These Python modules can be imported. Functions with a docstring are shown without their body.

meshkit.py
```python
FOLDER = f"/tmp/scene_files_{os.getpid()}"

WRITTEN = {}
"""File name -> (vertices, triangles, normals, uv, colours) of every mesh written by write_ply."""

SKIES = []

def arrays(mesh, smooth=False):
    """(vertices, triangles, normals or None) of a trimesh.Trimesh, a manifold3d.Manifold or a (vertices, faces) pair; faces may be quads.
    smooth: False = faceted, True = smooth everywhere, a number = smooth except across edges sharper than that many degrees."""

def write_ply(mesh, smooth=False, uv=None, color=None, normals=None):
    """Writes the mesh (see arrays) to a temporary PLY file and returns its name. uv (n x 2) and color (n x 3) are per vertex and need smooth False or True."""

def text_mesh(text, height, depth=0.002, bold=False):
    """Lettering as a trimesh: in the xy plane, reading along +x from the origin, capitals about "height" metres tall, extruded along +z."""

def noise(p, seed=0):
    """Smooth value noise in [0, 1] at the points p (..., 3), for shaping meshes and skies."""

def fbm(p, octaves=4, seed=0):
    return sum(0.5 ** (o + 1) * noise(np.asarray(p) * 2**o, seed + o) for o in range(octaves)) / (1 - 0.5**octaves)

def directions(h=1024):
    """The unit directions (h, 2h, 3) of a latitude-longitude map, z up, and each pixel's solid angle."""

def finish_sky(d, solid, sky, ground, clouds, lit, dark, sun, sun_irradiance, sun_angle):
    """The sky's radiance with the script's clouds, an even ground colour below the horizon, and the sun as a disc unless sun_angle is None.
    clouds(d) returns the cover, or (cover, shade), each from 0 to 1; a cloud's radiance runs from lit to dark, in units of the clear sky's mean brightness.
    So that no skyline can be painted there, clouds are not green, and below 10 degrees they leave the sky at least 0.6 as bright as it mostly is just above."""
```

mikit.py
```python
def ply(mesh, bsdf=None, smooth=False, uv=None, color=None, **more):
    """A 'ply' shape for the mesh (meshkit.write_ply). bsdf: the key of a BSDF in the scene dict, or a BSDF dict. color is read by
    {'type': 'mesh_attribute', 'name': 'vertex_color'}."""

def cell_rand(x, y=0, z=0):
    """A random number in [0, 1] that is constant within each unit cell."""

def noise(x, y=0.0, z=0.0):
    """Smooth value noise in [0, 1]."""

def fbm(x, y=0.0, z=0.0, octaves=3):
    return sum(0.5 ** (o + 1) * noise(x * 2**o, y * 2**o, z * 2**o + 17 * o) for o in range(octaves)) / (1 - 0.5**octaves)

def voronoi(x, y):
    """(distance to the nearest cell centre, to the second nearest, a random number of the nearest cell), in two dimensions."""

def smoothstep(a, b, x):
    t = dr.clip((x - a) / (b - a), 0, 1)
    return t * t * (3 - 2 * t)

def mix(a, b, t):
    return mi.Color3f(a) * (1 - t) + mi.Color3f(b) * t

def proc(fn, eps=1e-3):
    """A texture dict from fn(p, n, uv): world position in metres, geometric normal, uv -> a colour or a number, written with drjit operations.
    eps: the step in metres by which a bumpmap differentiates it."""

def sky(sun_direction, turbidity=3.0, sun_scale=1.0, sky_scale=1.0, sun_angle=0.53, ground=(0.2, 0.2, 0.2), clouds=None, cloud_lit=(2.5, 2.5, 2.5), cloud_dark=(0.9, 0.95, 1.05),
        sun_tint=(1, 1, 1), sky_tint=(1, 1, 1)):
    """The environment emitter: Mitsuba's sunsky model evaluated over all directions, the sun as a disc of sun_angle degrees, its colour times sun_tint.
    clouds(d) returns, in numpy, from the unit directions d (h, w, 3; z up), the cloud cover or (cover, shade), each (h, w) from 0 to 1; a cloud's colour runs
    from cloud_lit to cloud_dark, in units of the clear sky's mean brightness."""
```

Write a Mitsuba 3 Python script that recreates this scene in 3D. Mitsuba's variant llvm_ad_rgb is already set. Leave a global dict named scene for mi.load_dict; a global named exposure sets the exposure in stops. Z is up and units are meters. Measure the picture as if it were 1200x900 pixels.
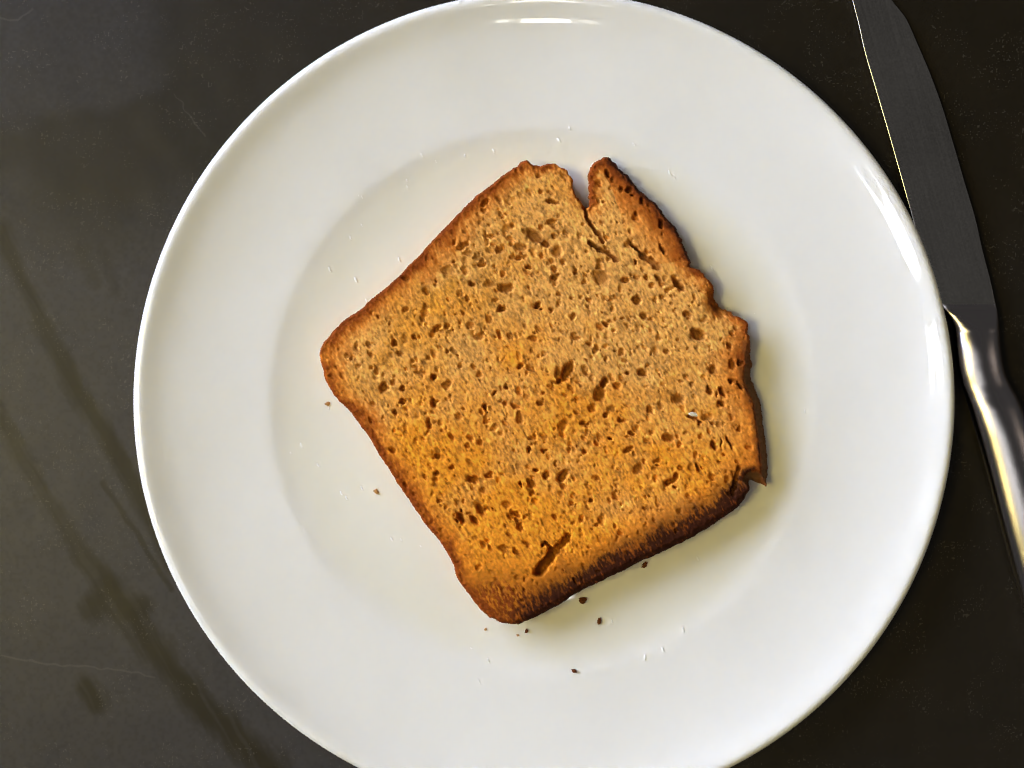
import math, random
import numpy as np, trimesh, drjit as dr, mitsuba as mi, mikit, meshkit
from mikit import proc, noise, fbm, smoothstep, mix, voronoi
from scipy.spatial import cKDTree
import shapely
from shapely.geometry import Polygon

random.seed(5); RNG = np.random.default_rng(11)
T = mi.ScalarTransform4f
scene, labels = {}, {}

# ---------------------------------------------------------------- camera, light, exposure
H = 0.42                      # the lens stands 42 cm above the table, looking straight down
S = 0.00028                   # metres on the table per pixel of a 1200 pixel wide picture
scene['camera'] = {'type': 'perspective', 'fov': 2 * math.degrees(math.atan(600 * S / H)), 'fov_axis': 'x', 'near_clip': 0.01, 'far_clip': 30.0,
                   'to_world': T().look_at(origin=[0, 0, H], target=[0, 0, 0], up=[0, 1, 0])}
exposure = 0.0


def rect_light(key, centre, aim, w, h, rgb, up=(0, 0, 1)):
    """A rectangular window, ceiling lamp or added panel of w by h metres, shining towards aim."""
    scene[key] = {'type': 'rectangle', 'to_world': T().look_at(origin=list(centre), target=list(aim), up=list(up)) @ T().scale([w / 2, h / 2, 1]),
                  'bsdf': {'type': 'diffuse', 'reflectance': {'type': 'rgb', 'value': [0.3, 0.3, 0.3]}},
                  'emitter': {'type': 'area', 'radiance': {'type': 'rgb', 'value': list(rgb)}}}
    labels[key] = {'kind': 'structure'}


scene['room_light'] = {'type': 'constant', 'radiance': {'type': 'rgb', 'value': [0.047, 0.045, 0.042]}}
rect_light('window', (-2.1, 1.15, 1.02), (0, 0, 0), 2.2, 1.5, (8.6, 9.7, 13.2))                                   # the daylight from the upper left
rect_light('ceiling_lamp', (-1.25, -0.10, 2.1), (0, 0, 0), 0.85, 0.45, (21, 17.2, 6.0))                                 # a warm ceiling light beyond the table's left end
rect_light('added_warm_panel', (1.7, -0.25, 1.1), (0, 0, 0), 0.9, 0.6, (0.5, 0.38, 0.24))                                     # added dim warm panel on the right, put in for the knife handle's reflections
# small ceiling lamps, seen only as glints on the upturned rim of the plate
for k, (x, y, w, h, q) in enumerate([(-0.49, -0.33, 0.14, 0.13, 17.0), (-0.57, -0.10, 0.14, 0.10, 17.0), (0.06, -0.50, 0.11, 0.14, 24.0), (-0.03, -0.50, 0.03, 0.12, 9.0), (0.15, -0.52, 0.025, 0.10, 14.0), (-0.62, 0.14, 0.08, 0.16, 2.0)]):
    rect_light(f'ceiling_lamp_{k + 1:03d}', (x, y, 2.2), (x, y, 0), w, h, (q, q, q * (0.92 if 1 < k < 5 else 1.05)), up=(0, 1, 0))


def P(u, v, z=0.0):
    """The point at height z whose place in a 1200 x 900 picture is (u, v)."""
    k = S * (H - z) / H
    return np.stack([(np.asarray(u, float) - 600) * k, (450 - np.asarray(v, float)) * k, np.zeros_like(np.asarray(u, float) + 0.0) + z], -1)


# ---------------------------------------------------------------- materials
def lin(r, g, b):
    c = np.array([r, g, b]) / 255.0
    return np.where(c < 0.04045, c / 12.92, ((c + 0.055) / 1.055) ** 2.4)


def seg_dist(x, y, pts):
    d = mi.Float(1e9)
    for (x0, y0), (x1, y1) in zip(pts[:-1], pts[1:]):
        ex, ey = x1 - x0, y1 - y0
        t = dr.clip(((x - x0) * ex + (y - y0) * ey) / (ex * ex + ey * ey), 0, 1)
        d = dr.minimum(d, dr.sqrt(dr.square(x - x0 - t * ex) + dr.square(y - y0 - t * ey)))
    return d


def film(p):
    """How much of the grey film of dust and dried water covers the table, 0 to 1; wiped streaks, smears and drops are clear of it. In millimetres on the table."""
    x, y = p.x * 1000, p.y * 1000
    wob = (fbm(x * 0.12, y * 0.12, 3.0) - 0.5) * 5
    fine = fbm(x * 0.9, y * 0.9, 7.0)
    f = mi.Float(1.0)
    ca, aa = x * 0.86 + y * 0.5, x * 0.5 - y * 0.86
    strokes = fbm(ca * 0.55 + (wob * 0.2), aa * 0.02, 4.0)
    def wipe(pts, w, amount):
        q = [((u - 600) * 0.28, (450 - v) * 0.28) for u, v in pts]
        dist = seg_dist(x + wob * 0.35, y + wob * 0.3, q) + (fbm(x * 0.35 + y * 0.18, y * 0.08 - x * 0.05, 1.0) - 0.5) * w * 0.9
        return 1 - amount * (0.68 + 0.7 * dr.clip(strokes * 2 - 0.5, 0, 0.5)) * (1 - smoothstep(w * 0.3, w * 1.7, dist))
    f *= wipe([(2, 270), (18, 310), (45, 370), (85, 450), (130, 520), (170, 590), (200, 660)], 2.9, 0.85)
    f *= wipe([(-10, 470), (40, 560), (90, 640), (130, 695)], 3.0, 0.8)
    f *= wipe([(130, 695), (190, 770), (240, 830), (320, 905)], 4.8, 0.9)
    f *= wipe([(122, 565), (150, 610), (200, 690)], 1.0, 0.65)
    f *= wipe([(107, 708), (110, 716)], 3.6, 0.8)
    f *= wipe([(150, 715), (168, 708)], 3.2, 0.75)
    f *= wipe([(100, 806), (112, 822)], 3.6, 0.85)
    f *= wipe([(95, 290), (110, 330)], 2.6, 0.35)
    f *= wipe([(120, 300), (135, 340)], 2.0, 0.3)
    # a broad damp wipe over the upper left, leaving a dusty corner
    edge = y - (84 + 0.20 * (x + 168)) + (fbm(x * 0.05, y * 0.05, 5.0) - 0.5) * 16
    corner = 0.8 * smoothstep(-5, 5, edge) * (1 - smoothstep(-122, -108, x + wob))
    low = 1 - smoothstep(30, 72, y + (fbm(x * 0.03, y * 0.03, 9.0) - 0.5) * 40)
    f *= 0.22 + 0.78 * dr.maximum(0.75 * corner, low)
    return dr.clip(f * (0.72 + 0.5 * fine), 0, 1)


def table_colour(p, n, uv):
    x, y = p.x * 1000, p.y * 1000
    f = film(p)
    blotch = fbm(x * 0.04, y * 0.04, 2.0)
    c = mix((0.0075, 0.0055, 0.0022), (0.014, 0.0098, 0.0038), blotch)
    side = 1 - smoothstep(-60, 120, x + (blotch - 0.5) * 120)     # sheen on the left put into the colour: film tint fades towards the right
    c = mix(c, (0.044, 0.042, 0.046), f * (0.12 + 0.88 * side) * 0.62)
    speck = smoothstep(0.8, 0.9, noise(x * 2.1, y * 2.1, 4.0)) * smoothstep(0.5, 0.72, noise(x * 0.15, y * 0.15, 8.0))
    c = mix(c, (0.10, 0.09, 0.07), speck * 0.30)
    line = lambda pts, w: 1 - smoothstep(w * 0.4, w, seg_dist(x + (noise(x * 0.4, y * 0.4, 1.0) - 0.5) * 1.2, y + (noise(x * 0.4, y * 0.4, 6.0) - 0.5) * 1.2, [((u - 600) * 0.28, (450 - v) * 0.28) for u, v in pts]))
    scr = dr.maximum(line([(0, 768), (60, 778), (125, 784), (180, 792)], 0.45), line([(0, 22), (20, 24), (38, 10)], 0.5))
    scr = dr.maximum(scr, line([(205, 110), (240, 160)], 0.3))
    return mix(c, (0.11, 0.10, 0.085), scr * 0.14)


def table_rough(p, n, uv):
    return 0.40 + 0.06 * noise(p.x * 700, p.y * 700, 1.0)


def table_height(p, n, uv):
    x, y = p.x * 1000, p.y * 1000
    return (fbm(x * 1.6, y * 1.6, 2.0) * 0.05 + noise(x * 0.12, y * 0.12, 2.0) * 0.3) * 1e-3


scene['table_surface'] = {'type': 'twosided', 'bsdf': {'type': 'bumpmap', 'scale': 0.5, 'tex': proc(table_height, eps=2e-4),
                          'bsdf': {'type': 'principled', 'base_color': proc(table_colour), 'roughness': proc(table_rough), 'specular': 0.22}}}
def glaze_colour(p, n, uv):
    """White porcelain; tinted a little creamier in the well."""
    r = dr.sqrt(dr.square(p.x - 0.0101) + dr.square(p.y + 0.0056))
    cream = (1 - smoothstep(0.079, 0.0905, r)) * (0.85 + 0.3 * noise(p.x * 40, p.y * 40, 3.0))
    return mix((0.805, 0.80, 0.765), (0.79, 0.772, 0.675), cream)


scene['porcelain'] = {'type': 'twosided', 'bsdf': {'type': 'principled', 'base_color': proc(glaze_colour), 'roughness': 0.03, 'specular': 0.5}}
scene['toasted_bread'] = {'type': 'twosided', 'bsdf': {'type': 'principled', 'base_color': {'type': 'mesh_attribute', 'name': 'vertex_color'}, 'roughness': 0.85, 'specular': 0.06}}


def steel_rough(p, n, uv):
    return 0.05 + 0.02 * noise(p.x * 2500, p.y * 2500, 1.0)


def steel_tint(p, n, uv):
    """Smudges and fine lengthwise brushing."""
    a, c = p.x * 0.27 + p.y * -0.96, p.x * 0.96 + p.y * 0.27
    t = 0.86 + 0.22 * (fbm(p.x * 60, p.y * 60, 2.0) - 0.5) + 0.30 * (noise(p.x * 3200, p.y * 3200, 3.0) - 0.5) + 0.16 * (noise(c * 2600, a * 50, 5.0) - 0.5)
    return mi.Color3f(t * 1.0, t * 0.985, t * 0.96)


scene['brushed_steel'] = {'type': 'twosided', 'bsdf': {'type': 'roughconductor', 'material': 'Al', 'alpha': proc(steel_rough), 'specular_reflectance': proc(steel_tint)}}
scene['polished_steel'] = {'type': 'twosided', 'bsdf': {'type': 'roughconductor', 'material': 'Cr', 'alpha': 0.10}}
scene['crumb_brown'] = {'type': 'twosided', 'bsdf': {'type': 'diffuse', 'reflectance': {'type': 'rgb', 'value': [0.13, 0.045, 0.016]}}}
scene['crumb_tan'] = {'type': 'twosided', 'bsdf': {'type': 'diffuse', 'reflectance': {'type': 'rgb', 'value': [0.42, 0.22, 0.08]}}}
scene['seed_husk'] = {'type': 'twosided', 'bsdf': {'type': 'principled', 'base_color': {'type': 'rgb', 'value': [0.62, 0.58, 0.45]}, 'roughness': 0.4}}
scene['glint_white'] = {'type': 'twosided', 'bsdf': {'type': 'principled', 'base_color': {'type': 'rgb', 'value': [0.93, 0.93, 0.9]}, 'roughness': 0.1}}  # whiter colour that imitates glints on the plate

# ---------------------------------------------------------------- the table
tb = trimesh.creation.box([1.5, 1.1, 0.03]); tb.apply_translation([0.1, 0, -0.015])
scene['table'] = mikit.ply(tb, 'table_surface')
labels['table'] = {'kind': 'structure', 'label': 'dark brown table top with a grey dusty film and wiped streaks'}

# ---------------------------------------------------------------- the plate
FLOOR = 0.0042
RIM_Z = 0.0075
CX, CY = (float(c) for c in P(637.2, 470.6, RIM_Z)[:2])
R = 479.0 * S * (H - RIM_Z) / H


def plate_profile():
    """(r, z) of the eating side from the centre to the lip: slopes in degrees at fractions of the radius, summed up."""
    fr = np.array([0, .48, .55, .61, .645, .662, .672, .69, .74, .82, .88, .915, .935, .950, .966, .975, .982, .988, .994, .998, 1.0])
    sl = np.array([0, 0, 2.2, 5.4, 8.6, 11.5, 7.0, 3.6, 4.2, 6.6, 9.4, 12.5, 16.5, 19.0, 18.5, 12, -5, -28, -52, -75, -88.])
    r = np.unique(np.concatenate([np.linspace(0, .48, 8), np.linspace(.48, .94, 140), np.linspace(.94, 1, 90)]))
    s = np.interp(r, fr, sl)
    k = np.ones(5) / 5
    inner = (r > .56) & (r < .93)
    ss = np.convolve(np.pad(s, 2, mode='edge'), k, 'valid'); s = np.where(inner, ss, s)
    z = np.concatenate([[0], np.cumsum(np.diff(r) * np.tan(np.radians((s[1:] + s[:-1]) / 2)))])
    return r * R, FLOOR + z * R


PR, PZ = plate_profile()
plate_z = lambda r: np.interp(r, PR, PZ)
under = [(PR[-1] - 0.0004, PZ[-1] - 0.0008), (PR[-1] - 0.0018, PZ[-1] - 0.0016), (0.93 * R, plate_z(0.93 * R) - 0.0040), (0.85 * R, plate_z(0.85 * R) - 0.0042), (0.70 * R, plate_z(0.70 * R) - 0.0045),
         (0.655 * R, 0.0026), (0.62 * R, 0.0016), (0.612 * R, 0.0003), (0.60 * R, 0.0003), (0.592 * R, 0.0012), (0.3 * R, 0.0012), (0.0, 0.0012)]


def lathe(r, z, n=360):
    a = np.arange(n) * 2 * np.pi / n
    r, z = np.asarray(r), np.asarray(z)
    v = np.stack([r[:, None] * np.cos(a), r[:, None] * np.sin(a), np.broadcast_to(z[:, None], (len(r), n))], -1).reshape(-1, 3)
    i, j = np.meshgrid(np.arange(len(r) - 1), np.arange(n), indexing='ij')
    q = np.stack([i * n + j, (i + 1) * n + j, (i + 1) * n + (j + 1) % n, i * n + (j + 1) % n], -1).reshape(-1, 4)
    f = np.vstack([q[:, [0, 1, 2]], q[:, [0, 2, 3]]])
    m = trimesh.Trimesh(v, f, process=False)
    m.merge_vertices(); m.update_faces(m.nondegenerate_faces())
    return m


pm = lathe(np.concatenate([np.maximum(PR, 1e-7), [u[0] for u in under]]), np.concatenate([PZ, [u[1] for u in under]]), 420)
v = np.array(pm.vertices)
top = v[:, 2] > 0.004
v[:, 2] += np.where(top, (meshkit.noise(np.c_[v[:, :2] * 28, v[:, 2] * 0], 3) - 0.5) * 0.0005, 0)      # thrown ware is never perfectly true
pm.vertices = v; pm.apply_translation([CX, CY, 0])
scene['plate'] = mikit.ply(pm, 'porcelain', smooth=True)
labels['plate'] = {'label': 'round white glazed dinner plate with wide rim under the toast', 'category': 'plate'}

# ---------------------------------------------------------------- the slice of toast
OUT = [(374, 420), (376, 404), (393, 383), (427, 357), (460, 330), (493, 298), (503, 284), (526, 261), (550, 237), (567, 223), (587, 207), (605, 195), (616, 188.5), (620, 192), (631, 195.5), (643, 191.5), (650, 191.5), (662, 197),
       (670, 208), (672, 222), (682, 237), (687, 244), (691.5, 240), (690, 223), (689.5, 203), (695, 192), (704, 186), (710, 179), (720, 187), (730, 197), (743, 210), (750, 220), (767, 234), (780, 250), (797, 270), (803, 287), (809, 300),
       (810, 312), (822, 318), (833, 328), (838, 342), (841, 351), (848, 360), (858, 363), (862, 370), (873, 373), (878, 383), (880, 400), (883, 414), (886.5, 427), (884.5, 434), (888, 450), (895, 467), (900.5, 500), (905, 533), (906, 557), (902, 571), (893, 568), (884, 564),
       (880, 573), (870, 592), (853, 605), (837, 617), (807, 635), (787, 643), (757, 657), (723, 673), (700, 685), (673, 699), (650, 713), (627, 725), (607, 733), (590, 731.5), (573, 723), (560, 712), (546, 693), (534, 677), (530, 660), (513, 633), (493, 607), (477, 583), (460, 557), (443, 530), (430, 507), (410, 483), (393, 466), (381, 443)]


def chaikin(p, n):
    p = np.asarray(p, float)
    for _ in range(n):
        q = np.roll(p, -1, 0)
        p = np.stack([0.86 * p + 0.14 * q, 0.14 * p + 0.86 * q], 1).reshape(-1, 2)
    return p


def resample(p, step):
    c = np.vstack([p, p[:1]])
    s = np.concatenate([[0], np.cumsum(np.linalg.norm(np.diff(c, axis=0), axis=1))])
    t = np.linspace(0, s[-1], int(s[-1] / step), endpoint=False)
    return np.stack([np.interp(t, s, c[:, 0]), np.interp(t, s, c[:, 1])], -1)


def fb(x, y, seed=0, oct=3):
    return meshkit.fbm(np.stack([x, y, np.zeros_like(x)], -1), oct, seed)


edge = resample(chaikin(OUT, 2), 0.5)
tang = np.roll(edge, -4, 0) - np.roll(edge, 4, 0)
nrm = np.stack([tang[:, 1], -tang[:, 0]], -1) / np.linalg.norm(tang, axis=1, keepdims=True)
rag = np.clip(1.0 + 1.4 * ((edge[:, 0] > 600) & (edge[:, 1] < 450)), 0, 3)
edge = edge + nrm * ((fb(edge[:, 0] / 5, edge[:, 1] / 5, 1) - 0.5) * 2.0 * rag + (fb(edge[:, 0] / 28, edge[:, 1] / 28, 2) - 0.5) * 3.0)[:, None]
outline = Polygon(edge).buffer(0)
if outline.geom_type != 'Polygon':
    outline = max(outline.geoms, key=lambda g: g.area)
edge = resample(np.array(outline.exterior.coords)[:-1], 0.5)
tree = cKDTree(edge)

U0, V0 = 364, 168
gu, gv = np.meshgrid(np.arange(U0, 912, 1.0), np.arange(V0, 744, 1.0))
inside = shapely.contains_xy(outline, gu, gv)
dist, near = tree.query(np.stack([gu, gv], -1))
sd = np.where(inside, dist, -dist)
eu, ev = edge[near, 0], edge[near, 1]

# pores: (u, v, half length, half width, direction in degrees, depth in mm)
PORES = [(664, 436, 15, 7, -60, 4.5), (655, 446, 6, 3, -60, 4), (703, 462, 11, 7.5, -75, 2.6), (708, 448, 8, 4.5, -60, 4.5), (694, 478, 5, 5, 0, 1.6), (660, 499, 9, 6, -60, 1.6), (609, 490, 8, 5, -80, 1.5), (633, 473, 5, 4, 0, 2), (610, 429, 4, 4, 0, 2), (637, 414, 4, 4, 0, .9),
 (676, 397, 5, 3, 0, 1.5), (683.5, 495.5, 4, 4, 0, 2.8), (715, 514, 3.5, 2.6, 0, 3), (568, 477, 5, 2.4, 80, 3), (570, 494, 4, 3, 90, 1.6), (579.5, 501, 6, 4, -50, 1), (593, 454, 3.4, 2.4, 60, 2.4), (579.5, 461, 3, 2.4, 90, 2.4), (592, 473, 3, 3, 0, 1.6), (622, 513, 5, 3, -20, 1.4),
 (620, 527.5, 5, 2.4, 80, 2.8), (637, 529, 4, 3, 80, 2.2), (686, 530, 3, 3, 0, 2.2), (700, 520, 4, 3, 80, 1.7), (625, 397, 6, 3, 10, 1.6), (597, 394, 4, 3, 80, 1.2), (585, 392, 6, 3, 60, 1.7), (563, 394, 8, 4, -40, 1.4), (699.5, 407.5, 5, 3, 80, 1.4), (685, 431, 4, 3, 80, 1.1),
 (669, 454.5, 5, 3, 70, 1.1), (643.5, 453, 3, 3, 0, 1), (710, 486.5, 3, 3, 0, 2.3), (705, 325, 11, 11, 0, 1.6), (733, 328, 5, 5, 0, 2.2), (685, 330, 4, 4, 0, 1.2), (650, 325, 5.5, 4, 0, 2.6), (746.7, 351.7, 6, 6, 0, 2.3), (755, 370, 5.5, 5, 0, 1.8), (805, 368, 5, 4.5, 0, 2.3),
 (819, 392, 10, 7.5, 30, 3.6), (795, 333, 12, 4.6, 55, 4), (758, 325, 4, 3, 80, 2.2), (772, 327, 6, 2.6, 50, 2.2), (783, 340, 4, 4, 0, 1.2), (777, 348, 4, 3, 0, 1.2), (745, 307, 4, 2.2, 70, 2.2), (753, 437, 7, 6, 20, 2.8), (728, 413, 6, 5, 90, 1.2), (835, 433, 7, 6, 90, 2.3),
 (712, 203, 5, 3, 70, 2.6), (737, 222, 4.4, 4, 0, 3), (752, 235, 4, 3, 70, 2.8), (745, 250, 2.6, 2.6, 0, 2.2), (775, 262, 7, 3.6, 75, 2.8), (728, 220, 3, 3, 0, 2.2), (777, 293, 6, 2.6, 50, 2.3), (647, 237, 9, 3.4, 12, 2.6), (647, 260, 8, 3.4, -15, 1.8), (653, 295, 8, 7, 90, 1.6),
 (673, 395, 5, 3, 80, 1.4), (710, 380, 4.4, 3.4, 60, 2), (673, 370, 3, 3, 0, 1.6), (855, 405, 5, 3, 70, 2.3), (858, 427, 8, 4, 80, 1.9), (867, 425, 5, 3, 80, 2.2), (857, 447, 4, 2.4, 60, 3), (868, 453, 5, 2.6, 60, 2.8), (723, 452, 5, 5, 0, 1.7), (735, 438, 2.6, 2.6, 0, 2.3),
 (795, 468, 8, 7.5, 0, 2.1), (783, 513, 8, 6.6, 20, 2.6), (737, 527, 7, 4, -20, 2.2), (748, 550, 8, 6, -60, 1.6), (785, 565, 9, 4.4, -25, 3.4), (792, 559, 5, 3.4, -65, 3.0), (837, 522, 7, 3, 75, 3.4), (855, 518, 10, 1.6, 62, 3), (832, 458, 8, 3.4, 75, 2.4), (847, 460, 7, 3.4, 62, 3.4),
 (845, 473, 5, 3.4, 40, 3.4), (728, 493, 6, 3, 30, 2.3), (740, 508, 5, 3, 30, 2.2), (762, 480, 5, 5, 0, 1.7), (660, 558, 10, 6, -55, 3), (758, 517, 3.4, 2.4, 0, 1.2), (693, 587, 3.4, 2.4, 0, 2.2), (818, 548, 6, 2.6, 75, 2.2), (822, 512, 4, 3, 90, 1.2), (798, 548, 4, 3, 60, 1.2),
 (770, 540, 5, 2.4, -20, 1.4), (867, 503, 5, 2.4, 70, 1.7), (627, 277, 15, 6.5, 30, 2.3), (640, 286, 6, 5, 30, 2.6), (610, 290, 9, 6, 0, 1.5), (608, 302, 6, 3, 0, 2), (585, 293, 6, 4, 30, 2), (620, 313, 5, 2.6, 30, 2.2), (593, 337, 11, 6, 0, 2.3), (573, 333, 6, 5, 0, 1.2),
 (565, 310, 7, 3, -15, 1.7), (543, 288, 9, 4, -30, 1.8), (573, 277, 8, 3, 0, 1.5), (588, 362, 6.4, 4.2, -30, 3.6), (630, 358, 6, 4, -30, 3.6), (645, 363, 3, 3, 0, 1.7), (553, 333, 4.4, 3, 30, 2.2), (552, 382, 6, 5, 0, 1.4), (513, 385, 7, 3.4, -40, 2.3), (498, 367, 6, 4, -40, 1.2),
 (462, 402, 6, 4, 70, 2.3), (485, 395, 3.4, 3, 0, 1.7), (475, 362, 5, 4, 0, 1.4), (412, 420, 3, 3, 0, 1.2), (433, 403, 6, 4, 0, 1), (508, 442, 4.2, 4, 0, 3.4), (449, 454, 8, 5, 110, 2.4), (472, 455, 4, 4, 0, 2.2), (493, 437, 9, 3, 10, 1.2), (523, 453, 7, 4, 20, 1.5),
 (555, 430, 4, 3, 0, 1.2), (525, 317, 9, 6, 0, 1), (548, 297, 6, 4, 0, 1), (595, 267, 7, 5, 0, .9), (472, 470, 4, 4, 0, 2.2), (463, 483, 5, 3.4, 80, 2.2), (508, 472, 7, 4, 80, 2.8), (503, 497, 8, 3.4, 90, 2.2), (538, 488, 5, 5, 0, 1.2), (562, 518, 4, 3.4, 0, 1.7),
 (548, 522, 3.4, 3, 0, 1.4), (513, 535, 5, 4, 30, 2.2), (555, 562, 8, 5.4, 10, 3.4), (573, 557, 5, 4, -20, 2.2), (512, 555, 4, 3.4, 0, 2.2), (530, 548, 3.4, 3, 0, 1.7), (540, 608, 9, 4, 62, 4), (556, 610, 8, 4, 50, 2.8), (563, 598, 10, 4.4, 60, 2.8), (605, 603, 7, 4, 30, 2.8),
 (610, 617, 6, 4.4, 80, 2.3), (590, 643, 7, 4.4, 20, 1.4), (460, 528, 5, 3.4, 60, 1.7), (623, 567, 8, 5.4, 70, 2.3), (640, 557, 7, 5, 100, 2.3), (628, 552, 4, 3, 0, 2.2), (610, 567, 3, 2.4, 60, 2.8), (567, 638, 6, 4, 70, 1.4), (594, 592, 6, 5.4, 0, 1.3), (568, 238, 7, 3.4, -40, 1.6),
 (812, 489, 9, 2.6, 14, 2.6), (820, 494, 4, 2.4, 50, 2.8), (540, 345, 5, 4, 0, 1.0), (690, 352, 4, 3, 40, 1.4), (655, 345, 3, 3, 0, 1.3), (716, 352, 3, 2.4, 0, 1.2), (700, 560, 4, 3, 0, 1.3), (720, 580, 3, 3, 0, 1.2), (670, 590, 4, 2.4, 60, 1.5), (700, 615, 3, 3, 0, 1.2), (650, 606, 4, 3, 60, 1.6)]
CRACKS = [([(685, 240), (688, 254), (694, 264), (703, 276), (706, 283)], 2.8, 2.6), ([(691, 284), (700, 291), (711, 295), (722, 304)], 3.0, 2.8), ([(739, 285), (748, 293), (757, 301)], 2.6, 3.2), ([(754, 300), (764, 306), (771, 313)], 5.0, 1.8),
          ([(631, 671), (637, 664), (644, 655), (648, 647)], 6.0, 5.0), ([(645, 652), (652, 645), (660, 637), (666, 628)], 4.4, 3.2), ([(636, 639), (641, 637), (648, 642)], 2.0, 2.6), ([(866, 548), (862, 566), (858, 580)], 2.6, 1.8)]

g1 = np.radians(64)                                  # the crumb's grain runs down and to the right
al, ac = gu * np.cos(g1) + gv * np.sin(g1), -gu * np.sin(g1) + gv * np.cos(g1)
h = np.full(gu.shape, 0.0)                           # mm, relative to the face
wobu, wobv = (fb(gu / 4.5, gv / 4.5, 21, 2) - 0.5) * 7, (fb(gu / 4.5, gv / 4.5, 22, 2) - 0.5) * 7
h += (fb(al / 7, ac / 2.2, 3, 3) - 0.5) * 0.20 + (fb(gu / 2.4, gv / 2.4, 31, 2) - 0.5) * 0.20 + (fb(gu / 12, gv / 12, 4, 3) - 0.5) * 0.32 + (fb(gu / 90, gv / 90, 5, 2) - 0.5) * 1.6
hole = np.zeros(gu.shape)
depth = np.zeros(gu.shape)


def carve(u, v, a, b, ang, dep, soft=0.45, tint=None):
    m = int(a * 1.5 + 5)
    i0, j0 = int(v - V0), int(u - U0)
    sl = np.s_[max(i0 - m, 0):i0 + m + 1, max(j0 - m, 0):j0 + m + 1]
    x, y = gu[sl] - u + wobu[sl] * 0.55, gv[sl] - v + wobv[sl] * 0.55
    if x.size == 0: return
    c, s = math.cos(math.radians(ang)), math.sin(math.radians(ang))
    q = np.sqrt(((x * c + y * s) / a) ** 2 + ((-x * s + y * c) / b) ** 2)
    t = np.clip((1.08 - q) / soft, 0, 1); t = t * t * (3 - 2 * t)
    depth[sl] = np.maximum(depth[sl], dep * t); hole[sl] = np.maximum(hole[sl], t * (min(0.15 + dep / 2.2, 1.1) if tint is None else tint))


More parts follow.
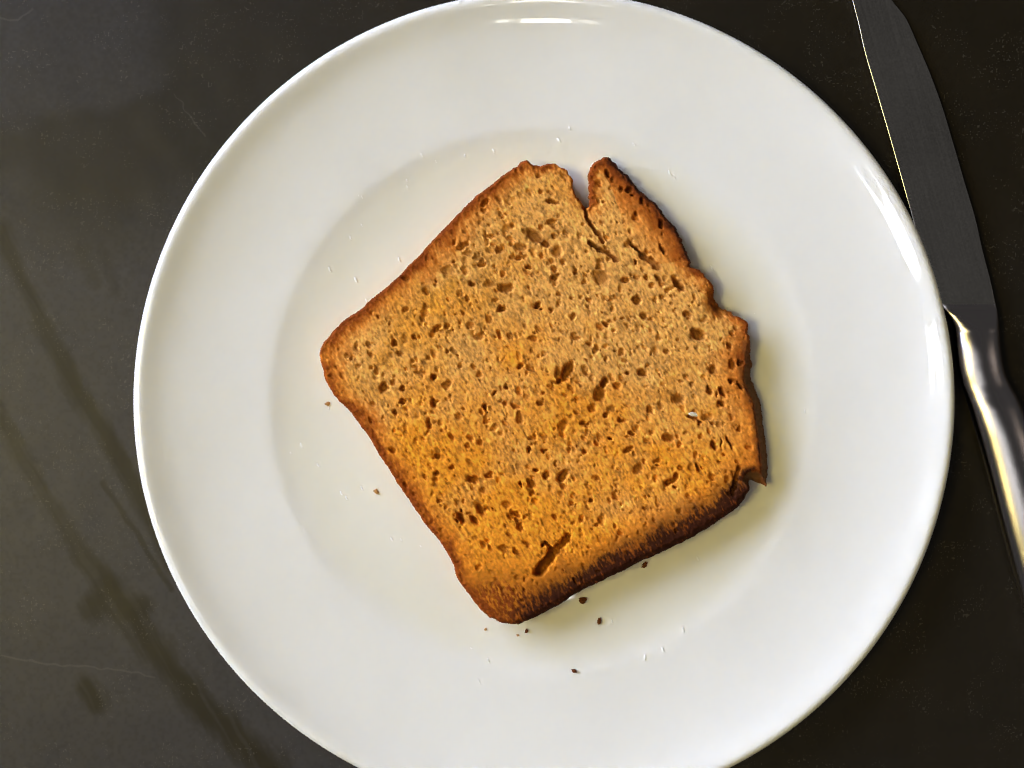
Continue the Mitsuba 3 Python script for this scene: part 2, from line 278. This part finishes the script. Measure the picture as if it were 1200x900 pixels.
for (u, v, a, b, ang, dep) in PORES:
    dep = dep * 0.95
    carve(u, v, a, b, ang, dep, 0.62)
    for _ in range(random.randint(0, 2)):             # neighbouring bubbles run into one another
        f = random.uniform(0.3, 0.6)
        carve(u + random.gauss(0, 0.55) * a, v + random.gauss(0, 0.55) * a, a * f, b * f * 1.1, ang + random.gauss(0, 30), dep * random.uniform(0.4, 0.9), 0.8)
for pts, w, dep in CRACKS:
    pts = np.array(pts, float)
    for (a, b) in zip(pts[:-1], pts[1:]):
        for t in np.linspace(0, 1, int(np.linalg.norm(b - a)) + 1):
            q = a + (b - a) * t
            carve(q[0], q[1], w * 1.1, w * 0.9, 50, dep * (0.8 + 0.4 * random.random()))
n_small = 0
while n_small < 1450:                                # the fine open crumb
    u, v = random.uniform(380, 895), random.uniform(185, 730)
    i, j = int(v - V0), int(u - U0)
    if sd[i, j] < 6 or (sd[i, j] < 26 and random.random() < 0.55): continue
    big = random.random()
    a = 1.5 + 2.6 * big ** 3
    carve(u, v, a * random.uniform(1.0, 1.9), a, random.gauss(64, 22), 0.25 + 1.5 * big ** 1.5 * random.random(), 0.75, random.uniform(0.3, 0.95))
    n_small += 1
h -= depth * 0.88

# edges: how far in the face rolls over (px) and by how much (mm), by the place on the outline
bl = lambda a, b, x: np.clip((x - a) / (b - a), 0, 1)
right = bl(868, 880, eu) * bl(380, 440, ev) * (1 - bl(566, 574, ev))
frag = bl(700, 712, eu) * (1 - bl(300, 316, ev)) * (ev < 320) * bl(-12, 30, (eu - 710) * 0.83 - (ev - 180) * 0.55 + 20)
bottom = bl(-16, 6, (eu - 590) * 0.42 + (ev - 728) * 0.9 + 14) * bl(570, 585, ev) * bl(575, 640, eu)
broken = np.exp(-(((gu - 848) / 15) ** 2 + ((gv - 355) / 15) ** 2))
wide = 2.4 + 11.6 * right + 3.0 * frag + 7 * bottom
drop = 1.0 + 7.0 * right + 3.0 * frag + 2.2 * bottom
t = np.clip(1 - sd / wide, 0, 1)
h -= drop * np.where(right > 0.5, t ** 0.9, t ** 2.0)
h += (fb(gu / 3.0, gv / 3.0, 71, 3) - 0.5) * 1.5 * np.clip(1 - sd / 12, 0, 1)
h -= broken * 6.0 * np.clip(1.4 - sd / 20, 0, 1)
h += broken * (fb(gu / 4, gv / 4, 17) - 0.5) * 4

TOP = FLOOR + 0.0095
zt = TOP + h / 1000

# browning, by the heat the slice got: edges more than the middle, the lower right edge most
n1, n2, n3 = fb(gu / 60, gv / 60, 41, 3), fb(gu / 22, gv / 22, 42, 3), fb(al / 12, ac / 3, 43, 3)
n4 = fb(gu / 2.6, gv / 2.6, 44, 2)
across = (gu - 640) * (-0.35) + (gv - 430) * 0.94     # towards the lower left
heat = 0.40 + across / 480 + (n1 - 0.5) * 1.3 + (n2 - 0.5) * 0.6
for (cu, cv, r, amt) in [(560, 520, 70, .22), (640, 440, 50, .18), (730, 590, 80, .30), (610, 580, 70, .12), (520, 350, 60, .10), (830, 470, 40, .10), (470, 400, 80, -.28), (420, 440, 50, -.1), (640, 240, 70, -.20), (720, 300, 70, -.35), (470, 430, 45, -.2), (790, 400, 60, -.25), (560, 400, 50, -.22), (760, 470, 40, -.1)]:
    heat += amt * np.exp(-((gu - cu) ** 2 + (gv - cv) ** 2) / r ** 2)
heat = np.clip(heat, 0, 1)
lerp = lambda a, b, t: a + (b - a) * np.clip(t, 0, 1)[..., None]
tan, orange, gold, red, burnt = lin(216, 154, 78), lin(226, 141, 40), lin(198, 110, 30), lin(136, 66, 21), lin(48, 22, 12)
col = lerp(np.broadcast_to(tan, gu.shape + (3,)), orange, heat)
olive = np.exp(-(((gu - 520) / 70) ** 2 + ((gv - 345) / 45) ** 2)) + 0.7 * np.exp(-(((gu - 470) / 60) ** 2 + ((gv - 420) / 40) ** 2))
col = lerp(col, lin(176, 122, 36), 0.55 * olive * np.clip(n2 * 2 - 0.4, 0, 1))
n5 = fb(al / 4.0, ac / 1.7, 45, 2)
grain = 0.55 * (n3 - 0.5) + 1.0 * (n5 - 0.5)
col = col * (1.0 + 1.2 * grain)[..., None]
topleft = (ev < 415) * (1 - bl(610, 640, eu))
left = (ev >= 415) * (1 - bl(560, 600, eu))
frag2 = bl(690, 712, eu) * (1 - bl(296, 316, ev)) * (eu > 688)
rside = bl(862, 876, eu) * bl(372, 400, ev) * (1 - bl(568, 576, ev))
botc = np.exp(-(((gu - 585) / 62) ** 2 + ((gv - 712) / 42) ** 2))
eo = (n2 - n2[inside].mean()) * 22 + (n3 - 0.5) * 14 + (n1 - n1[inside].mean()) * 16 + (n5 - 0.5) * 10
w = 10 + 9 * topleft + 6 * left + 26 * frag2 + 24 * bottom + 22 * rside
col = lerp(col, gold, 1.15 * np.clip(1 - (sd + eo) / (w * 1.7), 0, 1))
col = lerp(col, red, 1.25 * np.clip(1 - (sd + eo * 0.7) / (w * 0.85), 0, 1))
col = lerp(col, red * 0.85, 1.1 * botc * np.clip(0.9 + 2.4 * grain, 0, 1.3))
dark = 2.1 * bottom * np.clip(1 - (sd + eo * 0.45) / 50, 0, 1) ** 1.3 + 0.9 * right * np.clip(1 - np.abs(sd - 15 + eo * 0.2) / 6, 0, 1) + 1.5 * frag * np.clip(1 - (sd + eo * 0.25) / 12, 0, 1)
dark += 1.1 * np.exp(-(((gu - 866) / 16) ** 2 + ((gv - 578) / 24) ** 2)) + 0.35 * topleft * np.clip(1 - sd / 5, 0, 1)
col = lerp(col, burnt, np.clip(dark * (0.85 + 1.6 * grain), 0, 0.97))
col = lerp(col, lin(104, 74, 46), 0.9 * right * np.clip((13 - sd + eo * 0.12) / 3, 0, 1))
col = lerp(col, lin(112, 66, 24), 0.8 * broken * np.clip(1.5 - sd / 14, 0, 1))
col = lerp(col, lin(112, 64, 18), 0.72 * np.clip(hole, 0, 1) * np.clip(1 - dark, 0.2, 1))  # inner shade of the pores put into the colour, deeper ones darker
col = np.clip(col * (0.70 + 0.60 * n4)[..., None], 0.004, 0.8)

# the face: grid cells inside the outline, the outermost points drawn onto it
keep = sd > -0.5
cell = keep[:-1, :-1] & keep[1:, :-1] & keep[:-1, 1:] & keep[1:, 1:]
idx = np.arange(gu.size).reshape(gu.shape)
i, j = np.nonzero(cell)
a, b, c, d = idx[i, j], idx[i, j + 1], idx[i + 1, j + 1], idx[i + 1, j]
F = np.vstack([np.stack([a, c, b], -1), np.stack([a, d, c], -1)])
face = trimesh.Trimesh(np.stack([gu.ravel(), gv.ravel(), zt.ravel()], -1), F, process=False)
comp = trimesh.graph.connected_component_labels(face.face_adjacency, node_count=len(F))
F = F[comp == np.bincount(comp).argmax()]
e = np.sort(np.vstack([F[:, [0, 1]], F[:, [1, 2]], F[:, [2, 0]]]), 1)
ue, cnt = np.unique(e, axis=0, return_counts=True)
be = ue[cnt == 1]
nb = {}
for x, y in be:
    nb.setdefault(int(x), []).append(int(y)); nb.setdefault(int(y), []).append(int(x))
loops, seen = [], set()
for s0 in nb:
    if s0 in seen: continue
    loop, prev, cur = [s0], None, s0
    while True:
        seen.add(cur)
        nxt = [k for k in nb[cur] if k != prev and k not in seen]
        if not nxt: break
        prev, cur = cur, nxt[0]; loop.append(cur)
    loops.append(loop)
loop = np.array(max(loops, key=len))
uvg = np.stack([gu.ravel(), gv.ravel()], -1)
bd = np.unique(be.ravel())
uvg[bd] = edge[tree.query(uvg[bd])[1]]
KT = S * (H - TOP) / H
xyz = np.stack([(uvg[:, 0] - 600) * KT, (450 - uvg[:, 1]) * KT, zt.ravel()], -1)
used = np.unique(F); remap = np.full(gu.size, -1); remap[used] = np.arange(len(used))
fm = trimesh.Trimesh(xyz[used], remap[F], process=False)
if fm.face_normals[:, 2].mean() < 0:
    fm.invert()
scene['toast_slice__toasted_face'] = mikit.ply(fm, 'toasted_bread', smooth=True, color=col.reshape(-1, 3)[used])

# the crust: from the edge of the face down to the plate
lp = xyz[loop]
area = 0.5 * np.sum(lp[:, 0] * np.roll(lp[:, 1], -1) - np.roll(lp[:, 0], -1) * lp[:, 1])
if area < 0: lp, loop = lp[::-1], loop[::-1]
sm = lp[:, :2].copy()
for _ in range(6): sm = (np.roll(sm, 1, 0) + 2 * sm + np.roll(sm, -1, 0)) / 4
tg = np.roll(sm, -3, 0) - np.roll(sm, 3, 0)
on = np.stack([tg[:, 1], -tg[:, 0]], -1) / (np.linalg.norm(tg, axis=1, keepdims=True) + 1e-12)
rows, cols = [], []
rbot = plate_z(np.hypot(lp[:, 0] - CX, lp[:, 1] - CY)) + 0.0003
NK = 11
base_c = col.reshape(-1, 3)[loop]
for k in range(NK):
    t = k / (NK - 1)
    z = lp[:, 2] * (1 - t) + rbot * t
    q = np.stack([lp[:, 0] * 300, lp[:, 1] * 300, z * 300], -1)
    off = (meshkit.fbm(q * 2.2, 3, 61) - 0.5) * 0.0011 * min(1, 3 * t) - 0.0012 * t ** 3 - 0.0005 * t
    rows.append(np.c_[lp[:, :2] + on * off[:, None], z])
    nn = meshkit.fbm(q * 3, 3, 62)[:, None]
    side = lin(150, 98, 50) * (0.5 + nn)
    cols.append(base_c * (1 - min(1, 2.5 * t)) + np.clip(side, 0, 1) * min(1, 2.5 * t))
nl = len(lp)
ii, jj = np.meshgrid(np.arange(NK - 1), np.arange(nl), indexing='ij')
q = np.stack([ii * nl + jj, (ii + 1) * nl + jj, (ii + 1) * nl + (jj + 1) % nl, ii * nl + (jj + 1) % nl], -1).reshape(-1, 4)
cf = np.vstack([q[:, [0, 1, 2]], q[:, [0, 2, 3]]])
cm = trimesh.Trimesh(np.vstack(rows), cf, process=False)
scene['toast_slice__crust'] = mikit.ply(cm, 'toasted_bread', smooth=True, color=np.vstack(cols))
pb = Polygon(rows[-1][::3, :2]).buffer(0)
if pb.geom_type != 'Polygon': pb = max(pb.geoms, key=lambda g: g.area)
bv, bf = trimesh.creation.triangulate_polygon(pb, engine='earcut')
bz = plate_z(np.hypot(bv[:, 0] - CX, bv[:, 1] - CY)) + 0.0003
bm = trimesh.Trimesh(np.c_[bv, bz], bf[:, ::-1], process=False)
scene['toast_slice__underside'] = mikit.ply(bm, 'crumb_brown')
labels['toast_slice'] = {'label': 'single slice of browned toast with torn top edge on the plate', 'category': 'toast'}

# a seed baked into the crumb
sz = trimesh.creation.icosphere(2); sz.apply_scale([0.0019, 0.0007, 0.0006]); sz.apply_transform(trimesh.transformations.rotation_matrix(math.radians(-14), [0, 0, 1]))
pz = zt[int(486 - V0), int(812 - U0)] + 0.0010
sz.apply_translation(P(812.5, 485.5, TOP) * [1, 1, 0] + [0, 0, TOP - 0.0006])
scene['toast_slice__seed'] = mikit.ply(sz, 'seed_husk', smooth=True)
labels['toast_slice__seed'] = {'label': 'pale seed showing in the toasted crumb'}

# ---------------------------------------------------------------- breadcrumbs on the plate
CRUMBS = [(683, 703, 4.0, 'brown', 'largest dark breadcrumb just below the lower edge of the toast'), (702, 727, 3.0, 'brown', 'dark breadcrumb on the plate further below, right of the largest crumb'),
          (672.5, 784.5, 2.6, 'brown', 'lone dark breadcrumb at the lower edge of the plate well, lowest of all'), (755, 662, 3.2, 'brown', 'dark breadcrumb touching the burnt lower right edge of the toast'),
          (441, 576, 2.6, 'tan', 'small reddish breadcrumb left of the long lower left edge of the toast'), (384, 473, 2.4, 'tan', 'small pale breadcrumb by the left corner of the toast'),
          (617, 739, 2.0, 'brown', 'tiny dark breadcrumb right under the bottom corner of the toast'), (607, 744, 1.5, 'tan', 'tiniest pale breadcrumb under the bottom corner of the toast'), (569, 737, 1.5, 'tan', 'tiny pale breadcrumb left of the bottom corner of the toast')]
for k, (u, v, r, kind, text) in enumerate(CRUMBS):
    key = 'breadcrumb' + (f'_{k:03d}' if k else '')
    m = trimesh.creation.icosphere(2)
    vv = np.array(m.vertices)
    vv *= (0.35 + 1.3 * meshkit.fbm(vv * 1.5 + 9 * k, 2, k) + RNG.uniform(-0.12, 0.12, len(vv)))[:, None]
    vv *= np.array([1.15, 0.8, 0.6]) * r * S
    m.vertices = vv
    c = P(u, v, FLOOR)
    c[2] = plate_z(math.hypot(c[0] - CX, c[1] - CY)) - vv[:, 2].min() - 0.0001
    m.apply_transform(trimesh.transformations.rotation_matrix(k * 1.3, [0, 0, 1])); m.apply_translation(c)
    scene[key] = mikit.ply(m, 'crumb_' + kind)
    labels[key] = {'label': text, 'category': 'crumb', 'group': 'breadcrumbs scattered on the plate'}

# small glints on the plate, imitated by added white flecks
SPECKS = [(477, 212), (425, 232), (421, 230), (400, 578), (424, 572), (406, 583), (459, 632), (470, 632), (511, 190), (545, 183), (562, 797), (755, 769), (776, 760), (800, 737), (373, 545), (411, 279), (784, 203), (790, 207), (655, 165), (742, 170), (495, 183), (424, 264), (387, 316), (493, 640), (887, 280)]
flecks = []
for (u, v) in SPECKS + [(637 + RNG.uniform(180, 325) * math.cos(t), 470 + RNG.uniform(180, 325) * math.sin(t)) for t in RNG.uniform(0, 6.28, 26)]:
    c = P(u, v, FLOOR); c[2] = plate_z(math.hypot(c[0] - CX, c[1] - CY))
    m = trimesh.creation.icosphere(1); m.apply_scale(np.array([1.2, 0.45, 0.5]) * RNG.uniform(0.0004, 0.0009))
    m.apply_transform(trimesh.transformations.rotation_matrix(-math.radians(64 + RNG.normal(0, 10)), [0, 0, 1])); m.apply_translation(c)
    flecks.append(m)
scene['plate__glint_flecks'] = mikit.ply(trimesh.util.concatenate(flecks), 'glint_white', smooth=True)
labels['plate__glint_flecks'] = {'kind': 'stuff'}

# ---------------------------------------------------------------- the knife
LEFT = [(-78, 1006), (-70, 990), (-40, 990), (0, 998.7), (28, 1005.8), (60, 1012.9), (103, 1025.3), (163.6, 1043), (227.6, 1061), (300, 1081), (352, 1097), (366, 1108), (384, 1116), (405, 1118), (433, 1122), (452, 1127), (466, 1132), (500, 1142), (549, 1155.6), (602, 1169), (651, 1182), (691, 1193), (740, 1206), (775, 1219), (788, 1232)]
RIGHT = [(-78, 1010), (-70, 1014), (-40, 1026), (0, 1044.9), (21, 1061), (51.6, 1075), (85, 1089.3), (124, 1103.6), (171, 1117.8), (213, 1130), (256, 1142.7), (295, 1151.6), (327, 1160), (352, 1165.5), (366, 1168.5), (384, 1170), (405, 1171.5), (433, 1176), (452, 1184), (466, 1192), (500, 1205), (549, 1221), (602, 1236), (651, 1250), (691, 1260), (740, 1272), (775, 1274), (788, 1266)]
LE, RI = np.array(LEFT, float), np.array(RIGHT, float)
from scipy.interpolate import PchipInterpolator as Pchip
PL, PRI = Pchip(LE[:, 0], LE[:, 1]), Pchip(RI[:, 0], RI[:, 1])


def loft(vs, half, zc, shape, n=40):
    """Cross-sections at the picture rows vs; half(v) thickness, zc(v) height of the middle, shape(v) squareness."""
    out = []
    for v in vs:
        l, r = float(PL(v)), float(PRI(v))
        z = zc(v); a = np.arange(n) * 2 * np.pi / n
        ex = shape(v)
        cx = np.sign(np.cos(a)) * np.abs(np.cos(a)) ** (2 / ex); cz = np.sign(np.sin(a)) * np.abs(np.sin(a)) ** (2 / ex)
        p = P((l + r) / 2 + (r - l) / 2 * cx, np.full(n, v), z); p[:, 2] += half(v) * cz
        out.append(p)
    m = len(out)
    i, j = np.meshgrid(np.arange(m - 1), np.arange(n), indexing='ij')
    q = np.stack([i * n + j, (i + 1) * n + j, (i + 1) * n + (j + 1) % n, i * n + (j + 1) % n], -1).reshape(-1, 4)
    f = [q[:, [0, 1, 2]], q[:, [0, 2, 3]]]
    vtx = np.vstack(out + [out[0].mean(0, keepdims=True), out[-1].mean(0, keepdims=True)])
    jn = np.arange(n)
    f.append(np.stack([np.full(n, m * n), jn, (jn + 1) % n], -1)); f.append(np.stack([np.full(n, m * n + 1), (m - 1) * n + (jn + 1) % n, (m - 1) * n + jn], -1))
    t = trimesh.Trimesh(vtx, np.vstack(f), process=False)
    t.fix_normals()
    return t


mid = Pchip([-90, 366, 452, 800], [0.0012, 0.0048, 0.0059, 0.0057])
thick = Pchip([350, 360, 370, 388, 408, 430, 450, 462, 480, 510, 600, 720, 775, 788], [0.0010, 0.0012, 0.0026, 0.0043, 0.0047, 0.0044, 0.0042, 0.0045, 0.0052, 0.0056, 0.0056, 0.0053, 0.0045, 0.0020])
blade = loft(np.concatenate([np.linspace(-78, -40, 12), np.linspace(-38, 374, 140)]), lambda v: float(np.interp(v, [-78, -60, 200, 374], [0.0003, 0.0004, 0.0005, 0.0006])), lambda v: float(mid(v)), lambda v: 4.5, 64)
handle = loft(np.linspace(357, 788, 430), lambda v: float(thick(v)), lambda v: float(mid(v)), lambda v: float(np.interp(v, [358, 372, 390, 430, 466, 788], [3.6, 2.6, 2.0, 2.0, 2.0, 2.0])), 96)
scene['table_knife__blade'] = mikit.ply(blade, 'brushed_steel', smooth=35)
scene['table_knife__handle'] = mikit.ply(handle, 'polished_steel', smooth=60)
labels['table_knife'] = {'label': 'steel table knife lying right of the plate, partly under its rim', 'category': 'knife'}
